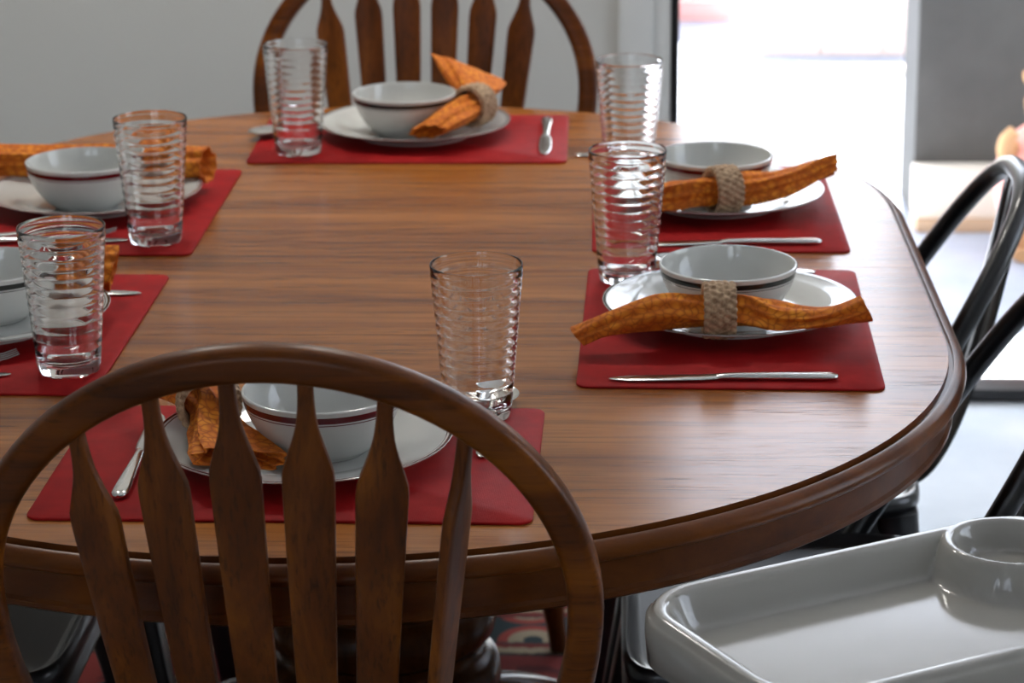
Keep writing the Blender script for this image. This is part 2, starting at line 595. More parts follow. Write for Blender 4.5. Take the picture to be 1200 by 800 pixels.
def brick_wall(name, x0, x1, y, rows, mat):
    wl_ = struct(name, box(x0, x1, y + 0.012, y + 0.2, GZ, GZ + rows * 0.075), 'mortar', smooth=0)
    bl = mesh('brick', bbox(0, 0.19, 0, 0.09, 0, 0.065, 0.004))
    bs = mesh('brick', bbox(0, 0.09, 0, 0.09, 0, 0.065, 0.004))
    bl.materials.append(M[mat]); bs.materials.append(M[mat])
    for r in range(rows):
        x = x0
        if r % 2:
            obj('brick', bs, mat, wl_, loc=(x, y, GZ + r * 0.075 + 0.005)); x += 0.1
        while x + 0.19 <= x1 + 1e-6:
            obj('brick', bl, mat, wl_, loc=(x, y, GZ + r * 0.075 + 0.005)); x += 0.2
        if x + 0.09 <= x1 + 1e-6:
            obj('brick', bs, mat, wl_, loc=(x, y, GZ + r * 0.075 + 0.005))


brick_wall('wall_garden', -0.3, 0.7, 5.95, 10, 'brick')
brick_wall('wall_planter', 0.75, 2.35, 5.32, 6, 'brick_pale')
struct('trim_6', bbox(0.85, 1.6, 4.98, 5.03, GZ, GZ + 0.03, 0.004), 'footing')

# ------------------------------------------------------------------ rug
rug = obj('area_rug', bbox(-RUG_HX, RUG_HX, -RUG_HY, RUG_HY, -0.006, 0.0, 0.002), 'rug', loc=(0.02, -0.25, 0.0))
tag(rug, 'red patterned wool rug with teal rosette border under the dining table', 'rug')

# ------------------------------------------------------------------ dining table
tbl = thing('dining_table', 'oval oak pedestal dining table set for six', 'table')
R0, CY = 0.625, 0.27
PROF = [(0.0, 0.0), (0.0006, -0.0060), (0.0048, -0.0064), (0.0056, -0.0034), (0.0075, -0.0032), (0.0130, -0.0058), (0.0172, -0.0100), (0.0186, -0.0140), (0.0178, -0.0176),
        (0.0146, -0.0202), (0.0100, -0.0218), (0.0080, -0.0230)]


def outline_end(sgn, n=64):
    pts = []
    a0 = pi if sgn < 0 else 0
    for i in range(n + 1):
        a = a0 + pi * i / n
        pts.append((Vector((0, sgn * CY)), Vector((math.cos(a), math.sin(a)))))
    return pts


def end_piece(sgn):
    out = outline_end(sgn)
    V, F = [], []
    n = len(out)
    for o, z in PROF:
        for c, d_ in out:
            p = c + d_ * (R0 + o)
            V.append((p.x, p.y, T + z))
    k = len(PROF)
    for j in range(k - 1):
        for i in range(n - 1):
            F.append((j * n + i, j * n + i + 1, (j + 1) * n + i + 1, (j + 1) * n + i))
    F.append(tuple(range(n)))
    F.append(tuple((k - 1) * n + i for i in range(n))[::-1])
    a = [j * n for j in range(k)]
    b = [j * n + n - 1 for j in range(k)]
    F.append(tuple(a) + tuple(b[::-1]))
    return V, F


def leaf_piece(y0, y1):
    sec = [(-(R0 + o), T + z) for o, z in PROF[::-1]] + [((R0 + o), T + z) for o, z in PROF]
    return loft([[(x, y0, z) for x, z in sec], [(x, y1, z) for x, z in sec]])


obj('table_end', end_piece(-1), 'table_top', tbl, 40)
obj('table_end', end_piece(1), 'table_top', tbl, 40)
obj('table_leaf', leaf_piece(-CY + 0.0006, -0.0003), 'table_top', tbl, 40)
obj('table_leaf', leaf_piece(0.0003, CY - 0.0006), 'table_top', tbl, 40)
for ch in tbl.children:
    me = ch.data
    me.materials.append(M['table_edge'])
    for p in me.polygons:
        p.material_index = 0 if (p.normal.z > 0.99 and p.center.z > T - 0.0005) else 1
# apron: racetrack skirt set back under the moulding, with a small bead at its foot
race = []
for s_ in (-1, 1):
    for c, d_ in outline_end(s_, 48):
        race.append((c, d_))
AP = [(0.008, -0.023), (0.004, -0.0245), (0.004, -0.050), (0.007, -0.053), (0.007, -0.0575), (0.004, -0.060), (-0.016, -0.060), (-0.016, -0.023)]
rings = []
for o, z in AP:
    rings.append([((c + d_ * (R0 + o)).x, (c + d_ * (R0 + o)).y, T + z) for c, d_ in race])
obj('apron', loft(rings, False, True), 'table_edge', tbl, 40)
obj('slide_rail', bbox(-0.2, -0.14, -0.75, 0.75, T - 0.060, T - 0.024, 0.003), 'table_dark', tbl)
obj('slide_rail', bbox(0.14, 0.2, -0.75, 0.75, T - 0.060, T - 0.024, 0.003), 'table_dark', tbl)
obj('pedestal_plate', bbox(-0.28, 0.28, -0.28, 0.28, T - 0.123, T - 0.060, 0.006), 'table_dark', tbl)
PED = [(0.001, 0.627), (0.120, 0.627), (0.122, 0.600), (0.096, 0.575), (0.090, 0.545), (0.104, 0.515), (0.128, 0.480), (0.139, 0.435), (0.141, 0.395), (0.134, 0.362), (0.126, 0.352),
       (0.134, 0.342), (0.141, 0.322), (0.137, 0.300), (0.126, 0.290), (0.124, 0.275), (0.140, 0.265), (0.146, 0.248), (0.142, 0.225), (0.112, 0.205), (0.100, 0.17), (0.10, 0.08), (0.001, 0.08)]
pp = smoothpath([(r, 0, z) for r, z in PED[1:-1]], 4)
obj('pedestal', lathe([(0.001, 0.627)] + [(q.x, q.z) for q in pp] + [(0.001, 0.08)], 56), 'table_dark', tbl, 50)
foot_path = smoothpath([(0.06, 0, 0.135), (0.14, 0, 0.150), (0.24, 0, 0.125), (0.34, 0, 0.075), (0.41, 0, 0.040), (0.45, 0, 0.026)], 6)
fs = [rsec(lerp(0.036, 0.026, i / (len(foot_path) - 1)), lerp(0.042, 0.024, i / (len(foot_path) - 1)), 3, 16) for i in range(len(foot_path))]
foot = mesh('foot', sweep(foot_path, fs))
foot.materials.append(M['table_dark'])
for k in range(4):
    obj('foot', foot, 'table_dark', tbl, rot=(0, 0, pi / 4 + k * pi / 2))

# ------------------------------------------------------------------ oak arrow-back chairs
HA, HB, HZ, HK, LEAN = 0.240, 0.219, 0.738, 1.50, 0.26


def chair_back_pt(u, z):
    """chair frame: +y towards the table, back leans to -y; origin under the hoop at z=.85"""
    return Vector((u, -(z - 0.85) * math.tan(LEAN), z))


def make_oak_chair(label, loc, rz, twist=0.0):
    t = thing('dining_chair', label, 'chair', loc, rz, 'oak arrow-back chairs at the table ends')
    pts = []
    zs = [0.43 + (HZ - 0.43) * i / 14 for i in range(14)]
    low = [(HA - HK * (HZ - z) ** 2, z) for z in zs]
    arc = [(HA * math.cos(a), HZ + HB * math.sin(a)) for a in [pi * i / 48 for i in range(49)]]
    for u, z in low + arc + [(-u, z) for u, z in low[::-1]]:
        pts.append(chair_back_pt(u, z))
    nrm = Vector((0, math.cos(LEAN), math.sin(LEAN)))
    obj('hoop', sweep(pts, rsec(0.0145, 0.0125, 3.2, 20), up=nrm), 'chair_hoop', t, 40)
    # arrow slats
    prof = [(0.0, 0.0062), (0.04, 0.0064), (0.075, 0.0080), (0.10, 0.0110), (0.13, 0.0160), (0.158, 0.0205), (0.175, 0.0208), (0.45, 0.0178), (0.8, 0.0140), (1.0, 0.0120)]
    for i in range(6):
        k = i - 2.5
        xt, xb = 0.0600 * k, 0.0385 * k
        zt = HZ + HB * math.sqrt(max(0, 1 - (xt / HA) ** 2)) - 0.011
        zb = 0.44
        tw = rad(-5.0 * k) + (twist if i == 5 else 0)
        path, secs = [], []
        n = 64
        for j in range(n + 1):
            s_ = j / n
            z = lerp(zt, zb, s_)
            bow = 0.018 * math.sin(pi * s_)
            p = chair_back_pt(lerp(xt, xb, s_), z) + Vector((0, -bow, 0))
            hw = interp(prof, s_)
            hw = (hw + interp(prof, s_ - 0.006) + interp(prof, s_ + 0.006)) / 3
            path.append(p)
            secs.append(rsec(hw, 0.0055, 4.5, 16))
        upv_ = Vector((math.sin(tw), math.cos(tw), math.sin(LEAN)))
        obj('slat', sweep(path, secs, up=upv_), 'chair_oak', t, 40)
    # saddle seat
    rings = []
    for f_, z in ((0.90, 0.405), (0.985, 0.412), (1.0, 0.424), (0.985, 0.436), (0.93, 0.441), (0.6, 0.434), (0.2, 0.430)):
        rg = []
        for a in range(40):
            th = 2 * pi * a / 40
            x = 0.225 * f_ * math.copysign(abs(math.cos(th)) ** 0.75, math.cos(th)) * (1 + 0.05 * math.sin(th))
            y = 0.29 + 0.215 * f_ * math.copysign(abs(math.sin(th)) ** 0.75, math.sin(th))
            rg.append((x, y, z))
        rings.append(rg)
    obj('seat', loft(rings), 'chair_oak', t, 50)
    lp = [(0.0, 0.013), (0.12, 0.015), (0.2, 0.021), (0.3, 0.023), (0.38, 0.016), (0.42, 0.021), (0.46, 0.015), (0.6, 0.021), (0.75, 0.019), (0.9, 0.013), (1.0, 0.012)]
    tops = {}
    for sx in (-1, 1):
        for sy in (-1, 1):
            a = Vector((sx * 0.15, 0.29 + sy * 0.14, 0.408))
            b = Vector((sx * 0.205, 0.29 + sy * 0.19, 0.0))
            pth = [a.lerp(b, j / 30) for j in range(31)]
            obj('leg', sweep(pth, [rsec(interp(lp, j / 30), interp(lp, j / 30), 2, 14) for j in range(31)], up=Vector((0, 1, 0))), 'chair_oak', t, 50)
            tops[sx, sy] = a.lerp(b, 0.62)
    for sx in (-1, 1):
        pth = [tops[sx, -1].lerp(tops[sx, 1], j / 12) for j in range(13)]
        obj('stretcher', sweep(pth, [rsec(*(2 * [0.009 + 0.007 * math.sin(pi * j / 12)]), 2, 12) for j in range(13)]), 'chair_oak', t)
    a = (tops[-1, -1] + tops[-1, 1]) / 2; b = (tops[1, -1] + tops[1, 1]) / 2
    obj('stretcher', sweep([a.lerp(b, j / 12) for j in range(13)], [rsec(*(2 * [0.009 + 0.007 * math.sin(pi * j / 12)]), 2, 12) for j in range(13)]), 'chair_oak', t)
    return t


make_oak_chair('arched oak chair with arrow slats seen from behind at the near table end', (0.0185, -0.990, 0), rad(-0.5), rad(-58))
oc = make_oak_chair('arched oak chair with arrow slats against the grey wall at the far table end', (-0.014, 1.115, 0), pi)
oc.scale = (1.06, 1.06, 1.0)

# ------------------------------------------------------------------ black metal chairs
def make_metal_chair(label, loc, rz):
    """chair frame: +y forward (towards the table), seat front at y=.17, origin on floor under the seat"""
    t = thing('metal_chair', label, 'chair', loc, rz, 'black metal bow-back chairs along the table sides')
    SZ = 0.435
    # seat pan with a rolled rim
    def pan(f_, z):
        rg = []
        for a in range(88):
            th = 2 * pi * a / 88
            c_, s_ = math.cos(th), math.sin(th)
            x = 0.200 * math.copysign(abs(c_) ** 0.26, c_) * f_ * (1 + 0.06 * s_)
            y = 0.185 * math.copysign(abs(s_) ** 0.26, s_) * f_
            rg.append((x, y, z))
        return rg
    rings = [pan(f_, z) for f_, z in ((0.985, SZ - 0.050), (1.0, SZ - 0.048), (1.0, SZ - 0.040), (0.985, SZ - 0.036), (0.985, SZ - 0.022), (1.0, SZ - 0.016), (1.0, SZ - 0.008), (0.99, SZ - 0.001), (0.975, SZ + 0.001), (0.95, SZ - 0.001), (0.93, SZ - 0.008), (0.88, SZ - 0.010), (0.5, SZ - 0.013), (0.1, SZ - 0.014))]
    obj('seat', loft(rings), 'black_steel', t, 50)
    # bow back
    pts = []
    n = 56
    for i in range(n + 1):
        a = pi * i / n
        c_, s_ = math.cos(a), math.sin(a)
        x = 0.208 * math.copysign(abs(c_) ** 0.72, c_)
        s2 = abs(s_) ** 0.86
        pts.append((x, -0.075 - 0.232 * s2, SZ - 0.03 + 0.392 * s2))
    nn = Vector((0, 0.83, 0.56))
    obj('bow', sweep(pts, rsec(0.0135, 0.0125, 2.6, 14), up=nn), 'black_steel', t, 50)
    # ridged back splat
    sp_ = smoothpath([(0, -0.15, SZ - 0.02), (0, -0.192, SZ - 0.012), (0, -0.225, SZ + 0.035), (0, -0.255, SZ + 0.12), (0, -0.283, SZ + 0.24), (0, -0.304, SZ + 0.355)], 6)
    cs = [(-0.060, 0.0), (-0.050, 0.004), (-0.030, 0.004), (-0.024, 0.009), (-0.010, 0.009), (-0.004, 0.003), (0.004, 0.003), (0.010, 0.009), (0.024, 0.009), (0.030, 0.004), (0.050, 0.004), (0.060, 0.0)]
    sec = [(x, y) for x, y in cs] + [(x, y - 0.003) for x, y in cs[::-1]]
    m_ = len(sp_)
    secs = [[(x * lerp(1.35, 1.1, j / (m_ - 1)), y) for x, y in sec] for j in range(m_)]
    obj('splat', sweep(sp_, secs, up=lambda i: Vector((0, 1, 0.25)) if i > 10 else Vector((0, 0.6, 1))), 'black_steel', t, 25)
    # flared channel legs
    for sx in (-1, 1):
        for sy in (-1, 1):
            pth = smoothpath([(sx * 0.168, sy * 0.15, SZ - 0.02), (sx * 0.178, sy * 0.165, SZ - 0.12), (sx * 0.200, sy * 0.195, 0.15), (sx * 0.215, sy * 0.215, 0.0)], 6)
            k = len(pth)
            obj('leg', sweep(pth, [rsec(lerp(0.034, 0.016, j / (k - 1)), lerp(0.026, 0.014, j / (k - 1)), 5, 16) for j in range(k)], up=Vector((0, 1, 0))), 'black_steel', t, 40)
    for sx in (-1, 1):
        a, b = Vector((sx * 0.188, -0.178, 0.25)), Vector((-sx * 0.188, 0.178, 0.25))
        obj('cross_brace', sweep([a, b], rsec(0.004, 0.012, 4, 10)), 'black_steel', t)
    return t


XC = 0.475
make_metal_chair('black metal bow-back chair beside the high chair tray, at the right front setting', (XC, -0.225, 0), pi / 2)
make_metal_chair('black metal bow-back chair on the right, nearest the open patio doorway', (XC, 0.270, 0), pi / 2)
make_metal_chair('black metal chair tucked under the left front place setting', (-XC, -0.245, 0), -pi / 2)
make_metal_chair('black metal chair under the left rear place setting near the grey wall', (-XC, 0.270, 0), -pi / 2)

# ------------------------------------------------------------------ tableware builders
def plate_mesh(mat):
    p = [(0.0001, 0.0065), (0.060, 0.0065), (0.078, 0.0072), (0.088, 0.0100), (0.098, 0.0145), (0.115, 0.0178), (0.130, 0.0205), (0.1345, 0.0216), (0.1358, 0.0212), (0.1352, 0.0198),
         (0.128, 0.0172), (0.112, 0.0142), (0.097, 0.0098), (0.086, 0.0048), (0.080, 0.0020), (0.079, 0.0), (0.075, 0.0), (0.074, 0.0026), (0.0001, 0.0028)]
    me = mesh('plate', lathe(p, 72), 60)
    me.materials.append(M[mat])
    return me


def bowl_mesh(mat):
    p = [(0.0001, 0.0060), (0.026, 0.0065), (0.042, 0.0110), (0.0545, 0.0205), (0.0628, 0.0330), (0.0680, 0.0465), (0.0703, 0.0575), (0.0717, 0.0585), (0.0730, 0.0575),
         (0.0724, 0.0540), (0.0706, 0.0455), (0.0658, 0.0330), (0.0578, 0.0190), (0.0485, 0.0080), (0.0420, 0.0030), (0.0385, 0.0), (0.0340, 0.0), (0.0330, 0.0030), (0.0001, 0.0035)]
    q = smoothpath([(r, 0, z) for r, z in p], 3)
    me = mesh('bowl', lathe([(max(0.0001, a.x), a.z) for a in q], 72), 60)
    me.materials.append(M[mat])
    return me


def glass_mesh():
    H, rb, rt = 0.150, 0.0312, 0.0440
    out = [(0.0001, 0.0018), (0.024, 0.0018), (0.027, 0.0), (0.0295, 0.0003), (0.0308, 0.002)]
    r_at = lambda z: rb + (rt - rb) * (z / H)
    z0, z1, nb = 0.016, 0.1435, 13
    out += [(r_at(0.008), 0.008), (r_at(z0) + 0.0002, z0)]
    for b in range(nb):
        for k in range(1, 7):
            t_ = (b + k / 6) / nb
            z = lerp(z0, z1, t_)
            out.append((r_at(z) - 0.0002 + 0.0006 * abs(math.sin(pi * k / 6)) ** 0.7, z))
    out += [(r_at(0.1455), 0.1455), (r_at(0.1485), 0.1485), (r_at(H) - 0.0006, H), (r_at(H) - 0.0014, H), (r_at(0.147) - 0.0019, 0.147)]
    for z in (0.13, 0.10, 0.07, 0.04, 0.022):
        out.append((r_at(z) - 0.0021, z))
    out += [(r_at(0.016) - 0.0045, 0.0150), (r_at(0.012) - 0.009, 0.0120), (0.0001, 0.0112)]
    me = mesh('drinking_glass', lathe(out, 64), 40)
    me.materials.append(M['glass'])
    return me


def mat_mesh():
    L, W, r, h = 0.434, 0.303, 0.013, 0.0026
    def ring(off, z):
        rg = []
        for cx, cy, a0 in ((1, 1, 0), (-1, 1, pi / 2), (-1, -1, pi), (1, -1, 1.5 * pi)):
            for k in range(7):
                a = a0 + pi / 2 * k / 6
                rg.append((cx * (L / 2 - r) + (r - off) * math.cos(a), cy * (W / 2 - r) + (r - off) * math.sin(a), z))
        return rg
    me = mesh('placemat', loft([ring(0.0006, 0), ring(0, 0.0006), ring(0, h - 0.0007), ring(0.0008, h)]), 50)
    me.materials.append(M['placemat'])
    return me


def strip(stations, e=2.6, n=12):
    """stations along +x: (x, half width, z mid, half thickness, y)"""
    return loft([[(x, (st[0] if st else 0) + a, z + b) for a, b in rsec(hw, ht, e, n)] for x, hw, z, ht, *st in stations])


def knife_parts(L=0.225):
    # tip at x = 0, handle end at x = L ; lies on z = 0
    blade = strip([(0.0, 0.0012, 0.0022, 0.0004), (0.006, 0.0048, 0.0022, 0.0006), (0.02, 0.0078, 0.0024, 0.0008), (0.05, 0.0088, 0.0026, 0.0010), (0.09, 0.0082, 0.0030, 0.0014), (0.108, 0.0062, 0.0034, 0.0022)])
    hd = strip([(0.106, 0.0058, 0.0034, 0.0024), (0.114, 0.0046, 0.0036, 0.0034), (0.13, 0.0050, 0.0038, 0.0036), (0.17, 0.0066, 0.0038, 0.0036), (0.205, 0.0080, 0.0036, 0.0034), (0.219, 0.0076, 0.0034, 0.0031), (0.2245, 0.0050, 0.0032, 0.0026), (0.2262, 0.0018, 0.0032, 0.0016)])
    return {'blade': blade, 'handle': hd}


def handle_sts():
    return [(0.06, 0.0038, 0.0085, 0.0016), (0.07, 0.0032, 0.0088, 0.0018), (0.09, 0.0036, 0.0076, 0.0017), (0.13, 0.0058, 0.0042, 0.0016), (0.16, 0.0078, 0.0024, 0.0015), (0.176, 0.0080, 0.0018, 0.0014), (0.184, 0.0058, 0.0016, 0.0012), (0.187, 0.0022, 0.0016, 0.0008)]


def fork_parts():
    P_ = {'handle': strip(handle_sts())}
    P_['head'] = strip([(0.040, 0.0118, 0.0028, 0.0009), (0.048, 0.0114, 0.0034, 0.0010), (0.056, 0.0082, 0.0062, 0.0013), (0.063, 0.0040, 0.0085, 0.0016)])
    for k in range(4):
        y = (k - 1.5) * 0.0066
        P_['tine%d' % k] = strip([(0.0, 0.0008, 0.0085, 0.0005, y * 0.92), (0.012, 0.0014, 0.0052, 0.0007, y * 0.97), (0.028, 0.0018, 0.0030, 0.0008, y), (0.042, 0.0020, 0.0029, 0.0009, y)], 3, 8)
    return P_


def spoon_parts():
    V, F = [], []
    nr, na = 8, 28
    for side in (0, 1):
        for i in range(nr + 1):
            f_ = i / nr
            for a in range(na):
                th = 2 * pi * a / na
                x = 0.031 + 0.031 * f_ * math.cos(th)
                y = 0.0205 * f_ * math.sin(th) * (1 - 0.16 * math.cos(th))
                z = 0.0012 + 0.0075 * f_ ** 2 + (0.0010 if side == 0 else 0.0)
                V.append((x, y, z))
    def id_(s, i, a):
        return s * (nr + 1) * na + i * na + a % na
    for s in (0, 1):
        for i in range(nr):
            for a in range(na):
                F.append((id_(s, i, a), id_(s, i, a + 1), id_(s, i + 1, a + 1), id_(s, i + 1, a)))
    for a in range(na):
        F.append((id_(0, nr, a), id_(0, nr, a + 1), id_(1, nr, a + 1), id_(1, nr, a)))
    return {'spoon_bowl': (V, F), 'handle': strip(handle_sts())}


CUT = {}
for kind, parts in (('knife', knife_parts()), ('fork', fork_parts()), ('spoon', spoon_parts())):
    CUT[kind] = []
    for nm, vf in parts.items():
        nm = 'tine' if nm.startswith('tine') else nm
        me = mesh(nm, vf, 50)
        me.materials.append(M['steel'])
        CUT[kind].append((nm, me))
LENS = {'knife': 0.226, 'fork': 0.187, 'spoon': 0.187}


def cutlery(kind, tip, end, label, z=T + 0.0026):
    """tip and end are (x, y) on the table; the piece runs from tip towards end"""
    a = math.atan2(end[1] - tip[1], end[0] - tip[0])
    t = thing('table_' + kind, label, kind, (tip[0], tip[1], z), a, 'stainless cutlery on the table')
    head = None
    for nm, me in CUT[kind]:
        o = obj(nm, me, 'steel', head if nm == 'tine' else t)
        head = o if nm == 'head' else head
    return t


def napkin(label, stations, folds=5, seed=1, flute=0.22):
    """stations: (x, y, z, half width, half height, roll) — gathered cloth with lengthwise pleats and open ends"""
    rnd = random.Random(seed)
    ph = [rnd.uniform(0, 6.28) for _ in range(4)]
    st = smoothpath([s_[:3] for s_ in stations], 8)
    ext = smoothpath([s_[3:6] for s_ in stations], 8)
    NN = 48
    rings = []
    n = len(st)
    up = Vector((0, 0, 1))
    for i, p in enumerate(st):
        a = st[max(0, i - 1)]; b = st[min(n - 1, i + 1)]
        t_ = (b - a).normalized()
        s_ = t_.cross(up).normalized(); w_ = s_.cross(t_).normalized()
        hw, hh, rl = ext[i]
        cr, sr = math.cos(rl), math.sin(rl)
        s2 = s_ * cr + w_ * sr; w2 = w_ * cr - s_ * sr
        rg = []
        q = i / (n - 1)
        for k in range(NN):
            th = 2 * pi * k / NN
            fl = flute * (1 - 0.62 * abs(2 * q - 1) ** 3)
            f_ = 1 + fl * (1 - 2 * abs(math.sin(0.5 * folds * th + ph[0] + 0.7 * math.sin(3 * q + ph[1]))) ** 0.8) + 0.10 * math.sin((folds + 4) * th + ph[2] + 2 * q) + 0.05 * math.sin(2 * th + 9 * q + ph[3])
            jut = 0.0
            if i in (0, n - 1):
                jut = 0.004 * math.sin(th + ph[1])
            rg.append(p + s2 * (hw * f_ * math.cos(th)) + w2 * (hh * f_ * math.sin(th)) + t_ * jut)
        rings.append((rg, p, t_))
    R_ = [r[0] for r in rings]
    # turn both open ends inwards, so that the hollow folds show
    def inner(idx, sgn, depth, sc):
        rg, p, t_ = rings[idx]
        c_ = sum(rg, Vector()) / len(rg)
        return [c_ + (v_ - c_) * sc + t_ * (depth * sgn) for v_ in rg]
    R_ = [inner(0, 1, 0.03, 0.35), inner(0, 1, 0.012, 0.72), inner(0, 1, 0.0, 0.93)] + R_ + [inner(-1, -1, 0.0, 0.93), inner(-1, -1, 0.012, 0.72), inner(-1, -1, 0.03, 0.35)]
    o = obj('napkin', loft(R_), 'napkin', None, 60)
    tag(o, label, 'napkin', 'orange napkins')
    return o


def ring_mesh(R=0.0265, hw=0.0165):
    na, nw = 132, 15
    V, F = [], []
    for side in (0, 1):
        for a in range(na):
            th = 2 * pi * a / na
            for k in range(nw):
                s_ = -1 + 2 * k / (nw - 1)
                strand = 0.5 + 0.5 * math.copysign(abs(math.cos(s_ * pi * 2.5) * math.cos(th * 22)) ** 0.6, math.cos(s_ * pi * 2.5) * math.cos(th * 22))
                r = (R + 0.0030 * strand + 0.0014 * (1 - s_ * s_)) if side == 0 else R - 0.0035
                V.append((s_ * hw * (1 + 0.03 * math.cos(th * 22)), r * math.cos(th), r * math.sin(th)))
    g_ = lambda s, a, k: s * na * nw + (a % na) * nw + k
    for a in range(na):
        for s in (0, 1):
            for k in range(nw - 1):
                F.append((g_(s, a, k), g_(s, a + 1, k), g_(s, a + 1, k + 1), g_(s, a, k + 1)))
        for k in (0, nw - 1):
            F.append((g_(0, a, k), g_(0, a + 1, k), g_(1, a + 1, k), g_(1, a, k)))
    me = mesh('napkin_ring', (V, F), 70)
    me.materials.append(M['wicker'])
    return me


RING = ring_mesh()


def napkin_ring(loc, rz, tilt, label):
    o = obj('napkin_ring', RING, 'wicker', None, loc=loc, rot=(0, tilt, rz))
    return tag(o, label, 'napkin ring', 'woven napkin rings')


# ------------------------------------------------------------------ place settings
GL, MT = glass_mesh(), mat_mesh()
PL = {k: plate_mesh('plate_' + k) for k in ('maroon', 'green')}
BW = {k: bowl_mesh('bowl_' + k) for k in ('maroon', 'green')}
ZM = T + 0.0026
SET = {
    # where: (mat x, y, rot, plate xy, bowl xy, glass xy, stripe, phrase)
    'near': ((-0.0035, -0.666, -0.010), (-0.0007, -0.648), (0.018, -0.655), (0.152, -0.540), 'maroon', 'at the near table end'),
    'far': ((-0.001, 0.6664, 0.007), (-0.001, 0.690), (-0.012, 0.668), (-0.1516, 0.5757), 'green', 'at the far table end'),
    'rf': ((0.399, -0.234, pi / 2 - 0.0185), (0.4042, -0.2116), (0.401, -0.226), (0.2953, -0.0619), 'green', 'on the right, nearest the high chair'),
    'rb': ((0.4056, 0.2772, pi / 2 + 0.003), (0.408, 0.290), (0.405, 0.282), (0.300, 0.461), 'maroon', 'on the right, nearest the patio doorway'),
    'lf': ((-0.378, -0.261, pi / 2 - 0.009), (-0.392, -0.248), (-0.385, -0.240), (-0.267, -0.403), 'green', 'at the left front'),
    'lb': ((-0.3664, 0.2585, pi / 2 - 0.004), (-0.376, 0.285), (-0.379, 0.250), (-0.267, 0.103), 'maroon', 'at the left rear'),
}
for k, (mt, pl, bo, gl, col, ph) in SET.items():
    o = obj('placemat', MT, 'placemat', loc=(mt[0], mt[1], T), rot=(0, 0, mt[2]))
    tag(o, 'red woven vinyl placemat ' + ph, 'placemat', 'red placemats')
    o = obj('dinner_plate', PL[col], 'plate_' + col, loc=(pl[0], pl[1], ZM))
    tag(o, 'white plate with dark %s rim line %s' % (col, ph), 'plate', 'white dinner plates')
    o = obj('soup_bowl', BW[col], 'bowl_' + col, loc=(bo[0], bo[1], ZM + 0.0066))
    tag(o, 'white bowl with dark %s band %s' % (col, ph), 'bowl', 'white soup bowls')
    on_mat = k not in ('rb',)
    o = obj('drinking_glass', GL, 'glass', loc=(gl[0], gl[1], ZM), rot=(0, 0, 0))
    tag(o, 'ribbed clear drinking glass ' + ph, 'glass', 'ribbed drinking glasses')

# cutlery
cutlery('knife', (-0.150, -0.546), (-0.149, -0.77), 'silver table knife left of the plate at the near table end')
cutlery('spoon', (0.170, -0.475), (0.163, -0.66), 'silver spoon right of the plate at the near table end')
cutlery('knife', (0.276, -0.430), (0.504, -0.424), 'silver table knife in front of the plate nearest the high chair')
cutlery('spoon', (0.325, 0.002), (0.511, -0.036), 'silver spoon behind the plate nearest the high chair')
cutlery('knife', (0.300, 0.084), (0.525, 0.094), 'silver table knife in front of the plate nearest the patio doorway')
cutlery('spoon', (0.410, 0.530), (0.226, 0.568), 'silver spoon lying past the glass nearest the patio doorway', T + 0.0004)
cutlery('knife', (0.186, 0.556), (0.184, 0.780), 'silver table knife right of the plate at the far table end')
cutlery('spoon', (-0.222, 0.648), (-0.150, 0.82), 'silver spoon left of the plate at the far table end')
cutlery('fork', (-0.318, 0.126), (-0.50, 0.112), 'silver fork in front of the plate at the left rear')
cutlery('knife', (-0.300, 0.100), (-0.52, 0.084), 'silver table knife in front of the plate at the left rear')
cutlery('knife', (-0.243, -0.130), (-0.47, -0.120), 'silver table knife behind the plate at the left front')
cutlery('fork', (-0.327, -0.368), (-0.50, -0.44), 'silver fork in front of the plate at the left front')
cutlery('knife', (-0.322, -0.423), (-0.54, -0.47), 'silver table knife in front of the plate at the left front, by the mat edge')

# napkins (each gathered through its ring)
napkin('rolled orange floral napkin in front of the bowl nearest the high chair',
       [(0.243, -0.345, 0.772, 0.013, 0.010, 0.0), (0.275, -0.338, 0.783, 0.015, 0.012, 0.2), (0.325, -0.326, 0.792, 0.019, 0.017, 0.4), (0.362, -0.320, 0.792, 0.017, 0.016, 0.2), (0.388, -0.318, 0.792, 0.015, 0.016, 0.1), (0.415, -0.318, 0.792, 0.017, 0.017, 0.0),
        (0.450, -0.322, 0.788, 0.021, 0.012, -0.2), (0.495, -0.324, 0.787, 0.022, 0.010, 0.1), (0.538, -0.322, 0.796, 0.022, 0.014, 0.4)], 4, 3)
napkin_ring((0.388, -0.318, 0.7925), rad(2), 0, 'flat woven wicker napkin ring in front of the bowl nearest the high chair')
napkin('rolled orange floral napkin in front of the bowl nearest the patio doorway',
       [(0.318, 0.186, 0.782, 0.026, 0.016, 0.2), (0.352, 0.186, 0.788, 0.026, 0.018, 0.1), (0.390, 0.190, 0.792, 0.018, 0.018, 0.2), (0.412, 0.194, 0.794, 0.015, 0.016, 0.0), (0.438, 0.200, 0.794, 0.018, 0.018, 0.0),
        (0.480, 0.214, 0.796, 0.026, 0.016, 0.3), (0.520, 0.240, 0.804, 0.028, 0.014, 0.4), (0.552, 0.250, 0.812, 0.022, 0.012, 0.5)], 4, 8)
napkin_ring((0.413, 0.195, 0.794), rad(22), 0, 'tilted woven wicker napkin ring in front of the bowl nearest the patio doorway')
